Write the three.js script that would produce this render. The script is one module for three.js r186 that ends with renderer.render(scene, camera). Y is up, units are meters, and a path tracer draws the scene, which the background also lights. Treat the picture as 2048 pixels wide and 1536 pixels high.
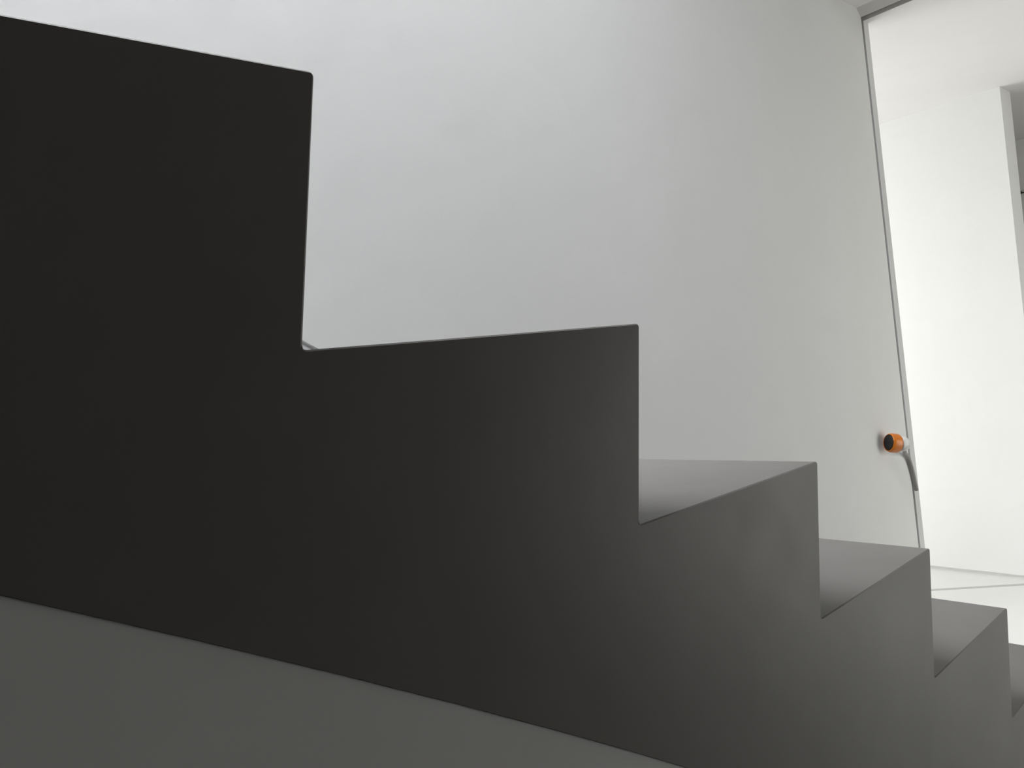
import * as THREE from 'three';
import { RoundedBoxGeometry } from 'three/addons/geometries/RoundedBoxGeometry.js';
import { RectAreaLightUniformsLib } from 'three/addons/lights/RectAreaLightUniformsLib.js';
import { mergeGeometries } from 'three/addons/utils/BufferGeometryUtils.js';

// ------------------------------------------------------------------ camera
// x runs down the stair, y is up (floor = 0), z is negative towards the wall behind the stair
const EYE = 1.413;
const scene = new THREE.Scene();
const camera = new THREE.PerspectiveCamera(54.04, 2048 / 1536, 0.05, 60);
camera.position.set(0, EYE, 0);
camera.up.set(0.10336295, 0.99265929, 0.06279845);
camera.lookAt(0.65933681, EYE - 0.0211097, -0.7515513);

// ------------------------------------------------------------------ sky and daylight
const renderer = new THREE.WebGLRenderer({ antialias: true });
renderer.toneMapping = THREE.LinearToneMapping;
renderer.toneMappingExposure = 1.0;
renderer.shadowMap.enabled = true;
RectAreaLightUniformsLib.init();
scene.background = new THREE.Color().setRGB(0.80, 0.90, 1.0);

const ROOF = 6.8;                 // underside of the roof over the stair shaft
const SKY = { x0: -2.75, x1: 0.3, z0: -1.05, z1: 0.10 };          // rooflight over the shaft
const WIN = { x0: 1.6, x1: 4.3, y0: 0.1, y1: 2.35, z: -3.2 };     // window of the side room
const ADDED_DOOR = { x0: 3.1, x1: 4.45, y0: 0.03, y1: 1.75, z: 1.3 };     // unseen glazed door, added to light the stair side
function daylight(w, h, pos, target, color, intensity) {
  const l = new THREE.RectAreaLight(color, intensity, w, h);
  l.position.set(...pos); l.lookAt(...target); l.castShadow = true; scene.add(l);
  return l;
}
daylight(SKY.x1 - SKY.x0, SKY.z1 - SKY.z0, [(SKY.x0 + SKY.x1) / 2, ROOF + 0.02, (SKY.z0 + SKY.z1) / 2],
  [(SKY.x0 + SKY.x1) / 2, 0, (SKY.z0 + SKY.z1) / 2], new THREE.Color().setRGB(0.935, 0.96, 1.03), 45);
daylight(WIN.x1 - WIN.x0, WIN.y1 - WIN.y0, [(WIN.x0 + WIN.x1) / 2, (WIN.y0 + WIN.y1) / 2, WIN.z - 0.02],
  [(WIN.x0 + WIN.x1) / 2, (WIN.y0 + WIN.y1) / 2, 0], new THREE.Color().setRGB(1.0, 0.985, 0.95), 3.0);
daylight(ADDED_DOOR.x1 - ADDED_DOOR.x0, ADDED_DOOR.y1 - ADDED_DOOR.y0, [(ADDED_DOOR.x0 + ADDED_DOOR.x1) / 2, (ADDED_DOOR.y0 + ADDED_DOOR.y1) / 2, ADDED_DOOR.z + 0.02],
  [(ADDED_DOOR.x0 + ADDED_DOOR.x1) / 2, (ADDED_DOOR.y0 + ADDED_DOOR.y1) / 2, -5], new THREE.Color().setRGB(1.0, 0.98, 0.91), 3.6);  // added light in the unseen door, brightens the stair side

// ------------------------------------------------------------------ materials
let seed = 7;
const rnd = () => ((seed = (seed * 1664525 + 1013904223) >>> 0) / 4294967296);
function noiseTexture(size, octaves, lo, hi, srgb) {           // tileable value noise
  const acc = new Float32Array(size * size);
  let amp = 1, tot = 0;
  for (const cells of octaves) {
    const g = Float32Array.from({ length: cells * cells }, rnd);
    for (let y = 0; y < size; y++) for (let x = 0; x < size; x++) {
      const u = x / size * cells, v = y / size * cells, i = Math.floor(u), j = Math.floor(v);
      const s = (t) => t * t * (3 - 2 * t), a = s(u - i), b = s(v - j), i1 = (i + 1) % cells, j1 = (j + 1) % cells;
      acc[y * size + x] += amp * ((g[j * cells + i] * (1 - a) + g[j * cells + i1] * a) * (1 - b) + (g[j1 * cells + i] * (1 - a) + g[j1 * cells + i1] * a) * b);
    }
    tot += amp; amp *= 0.6;
  }
  const d = new Uint8Array(size * size * 4);
  for (let k = 0; k < size * size; k++) {
    const v = Math.round(255 * (lo + (hi - lo) * acc[k] / tot));
    d[4 * k] = d[4 * k + 1] = d[4 * k + 2] = v; d[4 * k + 3] = 255;
  }
  const t = new THREE.DataTexture(d, size, size);
  t.wrapS = t.wrapT = THREE.RepeatWrapping; t.magFilter = THREE.LinearFilter; t.minFilter = THREE.LinearMipmapLinearFilter;
  t.generateMipmaps = true; if (srgb) t.colorSpace = THREE.SRGBColorSpace; t.needsUpdate = true;
  return t;
}
const plasterBump = noiseTexture(512, [16, 48, 128], 0, 1, false);
const plasterTone = noiseTexture(256, [4, 9, 23], 0.988, 1.0, true);
const concreteTone = noiseTexture(512, [5, 13, 40, 110], 0.93, 1.0, true);
const concreteRough = noiseTexture(256, [6, 17, 50], 0.80, 1.0, false);
function std(rgb, roughness, extra = {}) {
  return new THREE.MeshStandardMaterial({ color: new THREE.Color().setRGB(...rgb), roughness, metalness: 0, ...extra });
}
const M = {
  wall: std([0.80, 0.80, 0.785], 0.85, { map: plasterTone, bumpMap: plasterBump, bumpScale: 0.0004 }),
  ceiling: std([0.71, 0.70, 0.685], 0.9, { map: plasterTone }),
  passage: std([0.06, 0.057, 0.054], 0.7, { bumpMap: plasterBump, bumpScale: 0.0004 }),  // dark tone chosen to cut light bounced onto the stair side
  trim: std([0.70, 0.70, 0.69], 0.5),
  floor: std([0.72, 0.715, 0.70], 0.35, { map: plasterTone }),
  stair: std([0.172, 0.162, 0.151], 0.47, { map: concreteTone, roughnessMap: concreteRough, bumpMap: plasterBump, bumpScale: 0.0002 }),
  joint: std([0.46, 0.455, 0.445], 0.5),
  skirting: std([0.60, 0.61, 0.615], 0.5),
  orange: std([0.60, 0.17, 0.010], 0.35),
  black: std([0.010, 0.009, 0.008], 0.7),
  whitePlastic: std([0.72, 0.72, 0.70], 0.35),
  stripGrey: std([0.30, 0.295, 0.28], 0.55),
  metal: std([0.55, 0.55, 0.55], 0.35, { metalness: 0.9 }),
  glass: new THREE.MeshPhysicalMaterial({ color: 0xffffff, roughness: 0.0, transmission: 1, thickness: 0, ior: 1.45 }),
};

// ------------------------------------------------------------------ helpers
function worldUV(g) {                                          // uv in metres by dominant normal
  const p = g.attributes.position, n = g.attributes.normal, uv = new Float32Array(p.count * 2);
  for (let i = 0; i < p.count; i++) {
    const ax = Math.abs(n.getX(i)), ay = Math.abs(n.getY(i)), az = Math.abs(n.getZ(i));
    const x = p.getX(i), y = p.getY(i), z = p.getZ(i);
    const [a, b] = az >= ax && az >= ay ? [x, y] : ax >= ay ? [z, y] : [x, z];
    uv[2 * i] = a; uv[2 * i + 1] = b;
  }
  g.setAttribute('uv', new THREE.BufferAttribute(uv, 2));
  return g;
}
function boxG(x0, x1, y0, y1, z0, z1) {
  const g = new THREE.BoxGeometry(x1 - x0, y1 - y0, z1 - z0);
  g.translate((x0 + x1) / 2, (y0 + y1) / 2, (z0 + z1) / 2);
  return worldUV(g);
}
function prismG(pts, z0, z1) {                                 // polygon in x,y swept from z0 to z1
  const s = new THREE.Shape(pts.map(([x, y]) => new THREE.Vector2(x, y)));
  const g = new THREE.ExtrudeGeometry(s, { depth: z1 - z0, bevelEnabled: false });
  g.translate(0, 0, z0);
  return worldUV(g);
}
function mesh(name, geos, material, parent = scene) {
  const list = (Array.isArray(geos) ? geos : [geos]).map((g) => (g.index ? g.toNonIndexed() : g));
  const m = new THREE.Mesh(list.length > 1 ? mergeGeometries(list) : list[0], material);
  m.name = name; m.castShadow = m.receiveShadow = true; parent.add(m);
  return m;
}
function tag(o, label, category, group) { o.userData.label = label; o.userData.category = category; if (group) o.userData.group = group; return o; }
function struct(name, geos, material, label, category) {
  const m = mesh(name, geos, material); m.userData.kind = 'structure';
  return tag(m, label, category);
}

// ------------------------------------------------------------------ dimensions
const RISE = 0.18, RUN = 0.3015384, LEAN = 0.0326;             // risers lean back under the nosing
const NX = 0.24847, NY = EYE + 0.2068;                         // nosing of the nearest high step
const ZS = -0.44006;                                           // side face of the stair
const ZW = -1.151;                                             // face of the wall behind the stair
const CEIL = EYE + 1.115, CEIL2 = EYE + 1.151;                 // room ceiling, ceiling at the foot of the stair
const XG0 = 2.913, XG1 = 2.931;                                // shadow gap at the end of the stair hall
const XB = 4.489;                                              // bright end wall of the side room
const XEND = 6.04, XL = -2.9, ZF = 1.3, ZR = -3.2, ZU = 0.3;             // outer limits
const UP = RISE * 16;                                          // upper floor level
const nos = (i) => [NX + i * RUN, NY - i * RISE];              // i = 0 nearest high step, positive downwards
const inn = (i) => [NX + i * RUN - LEAN, NY - (i + 1) * RISE];
const TOP = -7, LAST = 8;
function soffit(x) {                                           // underside of the slab, very slightly bowed where it is seen
  const a = 0.045, b = 0.548, y = EYE - 0.079, m0 = 0.582, m1 = 0.652;
  if (x < a) return y - (x - a) * m0;
  const q = (t) => y - (m0 * (t - a) + (m1 - m0) * (t - a) ** 2 / (2 * (b - a)));
  return x < b ? q(x) : q(b) - (x - b) * m1;
}
const SOFX = [-0.9, -0.4, 0.045, 0.13, 0.215, 0.3, 0.385, 0.47, 0.548], XFOOT = 0.548 + soffit(0.548) / 0.652;
const pitch = (x, off) => NY - (x - NX) * RISE / RUN + off;    // line through the nosings, shifted up

// ------------------------------------------------------------------ room shell
struct('floor', [boxG(XL, XEND + 0.2, -0.2, 0, ZR - 0.2, ZF + 0.15)], M.floor, 'pale smooth floor at the foot of the stair', 'floor');

// wall behind the stair: a plaster face above and below a sloping shadow groove
{
  const gT = 0.0695, gB = 0.0605, xa = XL, xb = XG0 - 0.001;
  const core = boxG(XL, XG0, 0, ROOF + 0.3, ZW - 0.125, ZW - 0.012);
  const upper = prismG([[xa, pitch(xa, gT)], [xb, pitch(xb, gT)], [XG0, pitch(xb, gT)], [XG0, ROOF + 0.3], [xa, ROOF + 0.3]], ZW - 0.012, ZW);
  const lower = prismG([[xa, 0], [XG0, 0], [XG0, pitch(xb, gB)], [xb, pitch(xb, gB)], [xa, pitch(xa, gB)]], ZW - 0.012, ZW - 0.0005);
  struct('wall_back', [core, upper, lower], M.wall, 'tall white plaster wall rising behind the dark stair', 'wall');
  struct('baseboard_back', [prismG([[xa, pitch(xa, -0.03)], [xb, pitch(xb, -0.03)], [xb, pitch(xb, gB)], [xa, pitch(xa, gB)]], ZW - 0.0005, ZW + 0.002)],
    M.skirting, 'pale grey sloping skirting between stair steps and white wall', 'skirting');
}
// lining at the free end of that wall
struct('trim_1', [boxG(XG1, 2.971, 0, CEIL, ZW - 0.125, ZW), boxG(XG0, XG1, 0, CEIL + 0.02, ZW - 0.125, ZW - 0.03)], M.trim,
  'thin pale grey jamb strip beside the bright opening', 'trim');
// edge of the ceiling at the foot of the stair
struct('trim_2', [prismG([[XG0 - 0.034, CEIL2 + 0.001], [XG0 - 0.002, CEIL + 0.010], [XG0, CEIL + 0.010], [XG0, CEIL2 + 0.001]], ZW, ZF)], M.ceiling, 'thin pale strip along the ceiling edge above the opening', 'trim');
// side room behind the wall and passage in front of it: one ceiling
struct('ceiling', [
  boxG(XG1, XEND + 0.2, CEIL, UP + 0.1, ZR - 0.2, ZF + 0.15),
  boxG(0.6, XG1, CEIL, UP + 0.1, ZR - 0.2, ZW - 0.125),
  boxG(XG0, XG1, CEIL + 0.05, UP + 0.1, ZW - 0.125, ZF + 0.15),
  boxG(XL, XG0, CEIL2, UP + 0.1, ZS + 0.002, ZF + 0.15),
  prismG([[XG0, CEIL2], [XG0, 3.9], [1.0, 3.9], [1.0, 3.65], [2.62, CEIL2]], ZW, ZS + 0.002),   // unseen sloping soffit, added to soften the shadow edge on the wall
  boxG(1.0, XG0, UP + 0.1, 3.9, ZS + 0.002, ZU),
], M.ceiling, 'white ceiling over the opening and the foot of the stair', 'ceiling');
// bright wall closing the side room, 17 cm thick, with a free end towards the passage
struct('wall_right', [boxG(XB, XB + 0.17, 0.015, CEIL, ZR, -1.145), boxG(XB + 0.012, XB + 0.158, 0, 0.015, ZR, -1.157)], M.wall, 'brightly lit white wall seen through the opening', 'wall');
struct('wall_end', [boxG(XEND, XEND + 0.15, 0, CEIL, ZR, ZF)], M.wall, 'shaded far wall beyond the end of the bright wall', 'wall');
// side room: wall with the window, and its own left wall
{
  const t = 0.2, a = WIN;
  struct('wall_side', [
    boxG(0.6, a.x0, 0, CEIL, ZR - t, ZR), boxG(a.x1, XEND + 0.15, 0, CEIL, ZR - t, ZR),
    boxG(a.x0, a.x1, 0, a.y0, ZR - t, ZR), boxG(a.x0, a.x1, a.y1, CEIL, ZR - t, ZR),
  ], M.wall, 'outer wall of the bright side room around its window', 'wall');
  struct('wall_inner', [boxG(0.6, 0.75, 0, CEIL, ZR, ZW - 0.125)], M.wall, 'inner wall of the bright side room', 'wall');
  const f = 0.06, fr = struct('window_1', [
    boxG(a.x0, a.x1, a.y0, a.y0 + f, ZR - 0.16, ZR - 0.1), boxG(a.x0, a.x1, a.y1 - f, a.y1, ZR - 0.16, ZR - 0.1),
    boxG(a.x0, a.x0 + f, a.y0 + f, a.y1 - f, ZR - 0.16, ZR - 0.1), boxG(a.x1 - f, a.x1, a.y0 + f, a.y1 - f, ZR - 0.16, ZR - 0.1),
  ], M.trim, 'large window of the side room', 'window');
  mesh('pane', boxG(a.x0 + f, a.x1 - f, a.y0 + f, a.y1 - f, ZR - 0.135, ZR - 0.129), M.glass, fr);
}
// passage on the camera's side
{
  const a = ADDED_DOOR, y = CEIL2, z0 = ZF, z1 = ZF + 0.15, f = 0.07;
  struct('wall_front', [boxG(XL, a.x0, 0, y, z0, z1), boxG(a.x1, XEND + 0.15, 0, y, z0, z1), boxG(a.x0, a.x1, a.y1, y, z0, z1)], M.passage, 'unseen passage wall opposite the stair, made dark to cut bounced light', 'wall');
  const fr = struct('door_1', [boxG(a.x0, a.x1, 0, f, z0 + 0.08, z1 - 0.01), boxG(a.x0, a.x1, a.y1 - f, a.y1, z0 + 0.08, z1 - 0.01),
    boxG(a.x0, a.x0 + f, f, a.y1 - f, z0 + 0.08, z1 - 0.01), boxG(a.x1 - f, a.x1, f, a.y1 - f, z0 + 0.08, z1 - 0.01)], M.trim, 'unseen glazed door added to light the stair side', 'door');
  mesh('pane', boxG(a.x0 + f, a.x1 - f, f, a.y1 - f, z0 + 0.11, z0 + 0.116), M.glass, fr);
}
struct('wall_left', [boxG(XL - 0.15, XL, 0, ROOF + 0.3, ZW - 0.125, ZF + 0.15)], M.wall, 'wall at the upper end of the stair', 'wall');
// stair shaft above the ceiling: near side, right side, landing and roof with a rooflight
struct('wall_shaft', [
  boxG(XL, 1.15, UP + 0.1, ROOF + 0.3, ZU, ZU + 0.12),
  boxG(1.0, 1.15, 3.9, ROOF + 0.3, ZW, ZU),
], M.wall, 'upper walls of the stair shaft', 'wall');
struct('wall_landing', [boxG(XL, nos(TOP)[0] - RUN, UP - 0.3, UP, ZW, ZS)], M.floor, 'landing at the head of the stair', 'landing');
{
  const r = SKY, y0 = ROOF, y1 = ROOF + 0.3;
  struct('ceiling_shaft', [
    boxG(XL, r.x0, y0, y1, ZW, ZU), boxG(r.x1, 1.0, y0, y1, ZW, ZU),
    boxG(r.x0, r.x1, y0, y1, ZW, r.z0), boxG(r.x0, r.x1, y0, y1, r.z1, ZU),
  ], M.ceiling, 'ceiling of the stair shaft around the rooflight', 'ceiling');
  const fr = struct('window_2', [
    boxG(r.x0, r.x1, y1 - 0.1, y1, r.z0, r.z0 + 0.03), boxG(r.x0, r.x1, y1 - 0.1, y1, r.z1 - 0.03, r.z1),
    boxG(r.x0, r.x0 + 0.03, y1 - 0.1, y1, r.z0 + 0.03, r.z1 - 0.03), boxG(r.x1 - 0.03, r.x1, y1 - 0.1, y1, r.z0 + 0.03, r.z1 - 0.03),
  ], M.trim, 'rooflight above the stair shaft', 'window');
  mesh('pane', boxG(r.x0 + 0.03, r.x1 - 0.03, y1 - 0.05, y1 - 0.044, r.z0 + 0.03, r.z1 - 0.03), M.glass, fr);
}

// ------------------------------------------------------------------ staircase: waist slab and one wedge per step
{
  const root = new THREE.Group(); root.name = 'staircase';
  root.position.set(nos(LAST)[0], 0, (ZS + ZW) / 2);
  scene.add(root);
  tag(root, 'dark grey monolithic staircase climbing from the right to the upper left', 'staircase');
  const shift = (g) => g.translate(-root.position.x, 0, -root.position.z);
  const zFar = ZW + 0.008, C = 0.0012;                         // fine arris along the visible side
  const [ax, ay] = inn(TOP - 1), [bx, by] = inn(LAST);
  mesh('waist_slab', shift(prismG([[ax, ay], [ax, soffit(ax)], ...SOFX.map((x) => [x, soffit(x)]), [XFOOT, 0], [bx, by]], zFar, ZS)), M.stair, root);

  function wedge(i) {
    const [nx, ny] = nos(i), [lx, ly] = inn(i), [kx, ky] = inn(i - 1);
    const path = [];                                           // back of the tread -> nosing -> foot of the riser
    const rl = Math.hypot(LEAN, RISE), ux = LEAN / rl, uy = RISE / rl;      // up along a riser
    const F = 0.0035, r = 0.0022;
    if (i > TOP) for (let k = 0; k <= 4; k++) {                // small fillet at the foot of the riser above
      const t = k / 4, q = (1 - t) * (1 - t), s = t * t;
      path.push([kx + ux * F * q + F * s, ky + uy * F * q]);
    } else path.push([kx, ky]);
    for (let k = 0; k <= 5; k++) {                             // rounded nosing
      const t = k / 5, a = (1 - t) * (1 - t), b = 2 * t * (1 - t), c = t * t;
      path.push([a * (nx - 2 * r) + b * nx + c * (nx - ux * 2 * r), a * ny + b * ny + c * (ny - uy * 2 * r)]);
    }
    path.push([lx, ly]);
    const poly = i > TOP ? [[kx, ky], ...path] : path;
    const body = prismG(poly.slice().reverse(), zFar, ZS - C);
    // arris: the visible side is drawn in by C along tread and riser only
    const n = path.length, ins = path.map(([x, y], k) => {
      if (k === 0) return [kx + C * 0.6, ky - C * 0.36];
      if (k === n - 1) return [lx - C * 1.2, ly + C * 0.716];
      const [px, py] = path[k - 1], [qx, qy] = path[k + 1], dx = qx - px, dy = qy - py, l = Math.hypot(dx, dy);
      return [x + dy / l * C, y - dx / l * C];
    });
    const pos = [];
    const tri = (a, b, c) => pos.push(...a, ...b, ...c);
    for (let k = 0; k < n - 1; k++) {
      const a = [...path[k], ZS - C], b = [...path[k + 1], ZS - C], c = [...ins[k + 1], ZS], d = [...ins[k], ZS];
      tri(a, d, c); tri(a, c, b);
    }
    const face = new THREE.ShapeGeometry(new THREE.Shape([...ins, [lx, ly], [kx, ky]].reverse().map(([x, y]) => new THREE.Vector2(x, y)))).toNonIndexed();
    face.translate(0, 0, ZS); worldUV(face);
    const bev = new THREE.BufferGeometry();
    bev.setAttribute('position', new THREE.BufferAttribute(new Float32Array(pos), 3));
    bev.computeVertexNormals(); worldUV(bev);
    const base = boxlessStrip([lx, ly], [kx, ky], ZS - C, ZS);
    return [body, bev, face, base].map(shift);
  }
  function boxlessStrip([x0, y0], [x1, y1], z0, z1) {           // closes the underside of the arris slice
    const g = new THREE.BufferGeometry();
    g.setAttribute('position', new THREE.BufferAttribute(new Float32Array([x0, y0, z0, x1, y1, z0, x1, y1, z1, x0, y0, z0, x1, y1, z1, x0, y0, z1]), 3));
    g.computeVertexNormals();
    return worldUV(g);
  }
  for (let i = TOP; i <= LAST; i++) mesh('step', wedge(i), M.stair, root);
}

// white partition filling the space under the slab, set back a little from the stair's side
{
  const d = 0.0004;
  struct('wall_understair', [prismG([[-1.6, 0], [XFOOT - 0.005, 0], ...SOFX.map((x) => [x, soffit(x) - d]).reverse(), [-1.6, soffit(-1.6) - d]], ZS - 0.10, ZS - 0.0012)], M.wall, 'grey-white wall closing the space beneath the stair', 'wall');
}
// joint strip crossing the pale floor at a slant
{
  const a = [3.60, -2.237], b = [4.95, -0.532], dx = b[0] - a[0], dz = b[1] - a[1], l = Math.hypot(dx, dz), w = 0.012;
  const ox = -dz / l * w, oz = dx / l * w;
  const g = prismG([[a[0] + ox, -(a[1] + oz)], [a[0] - ox, -(a[1] - oz)], [b[0] - ox, -(b[1] - oz)], [b[0] + ox, -(b[1] + oz)]].reverse(), 0, 0.0012);
  g.rotateX(-Math.PI / 2);
  struct('trim_3', [g], M.joint, 'thin grey joint line slanting across the pale floor', 'joint');
}

// ------------------------------------------------------------------ small things
// orange and black fitting with a thin grey strip on the wall end
{
  const root = new THREE.Group(); root.name = 'wall_fitting';
  root.position.set(2.718, EYE - 0.422, ZW + 0.042); scene.add(root);
  tag(root, 'small orange and white plastic fitting with black face on white wall', 'fitting');
  const lathe = (pts) => {                                     // axis points left along the wall, turned a little into it
    const g = new THREE.LatheGeometry(pts.map(([a, b]) => new THREE.Vector2(a, b)), 40);
    g.rotateZ(Math.PI / 2 - 0.22); g.scale(1, 1, 0.85); g.rotateY(-0.45); return g;
  };
  mesh('collar', lathe([[0.026, -0.004], [0.0305, -0.004], [0.0335, 0.002], [0.0335, 0.024], [0.0315, 0.032], [0.029, 0.035], [0.0278, 0.035], [0.026, -0.004]]), M.orange, root);
  mesh('face', lathe([[0.0, 0.038], [0.018, 0.0375], [0.0275, 0.034], [0.0275, 0.02], [0, 0.02]]), M.black, root);
  mesh('body', lathe([[0, -0.046], [0.016, -0.046], [0.021, -0.042], [0.0262, -0.028], [0.0275, -0.003], [0, -0.003]]), M.whitePlastic, root);
  const greyStrip = new THREE.CatmullRomCurve3([
    new THREE.Vector3(0.028, -0.016, 0.010), new THREE.Vector3(0.070, -0.040, -0.004), new THREE.Vector3(0.125, -0.055, -0.026), new THREE.Vector3(0.165, -0.080, -0.032), new THREE.Vector3(0.190, -0.130, -0.033), new THREE.Vector3(0.210, -0.209, -0.033)]);
  mesh('greyStrip', new THREE.TubeGeometry(greyStrip, 40, 0.0070, 10), M.stripGrey, root);  // grey tube running from the body down the wall end
}
// dark rail end on the shaded wall
{
  const root = new THREE.Group(); root.name = 'wall_rail';
  const y = EYE + 0.7645, z = -1.492;
  root.position.set(XEND, y, z); scene.add(root);
  tag(root, 'thin black rail with a boxy end on the shaded far wall', 'rail');
  const e = new RoundedBoxGeometry(0.035, 0.017, 0.035, 3, 0.003); e.translate(-0.0175, 0, 0);
  mesh('end_block', e, M.black, root);
  const r = new THREE.CylinderGeometry(0.004, 0.004, 1.1, 16); r.rotateX(Math.PI / 2); r.translate(-0.014, -0.004, 0.56);
  mesh('rod', r, M.black, root);
  const b = new RoundedBoxGeometry(0.02, 0.017, 0.03, 3, 0.003); b.translate(-0.01, -0.002, 1.1);
  mesh('bracket', b, M.black, root);
}

renderer.render(scene, camera);
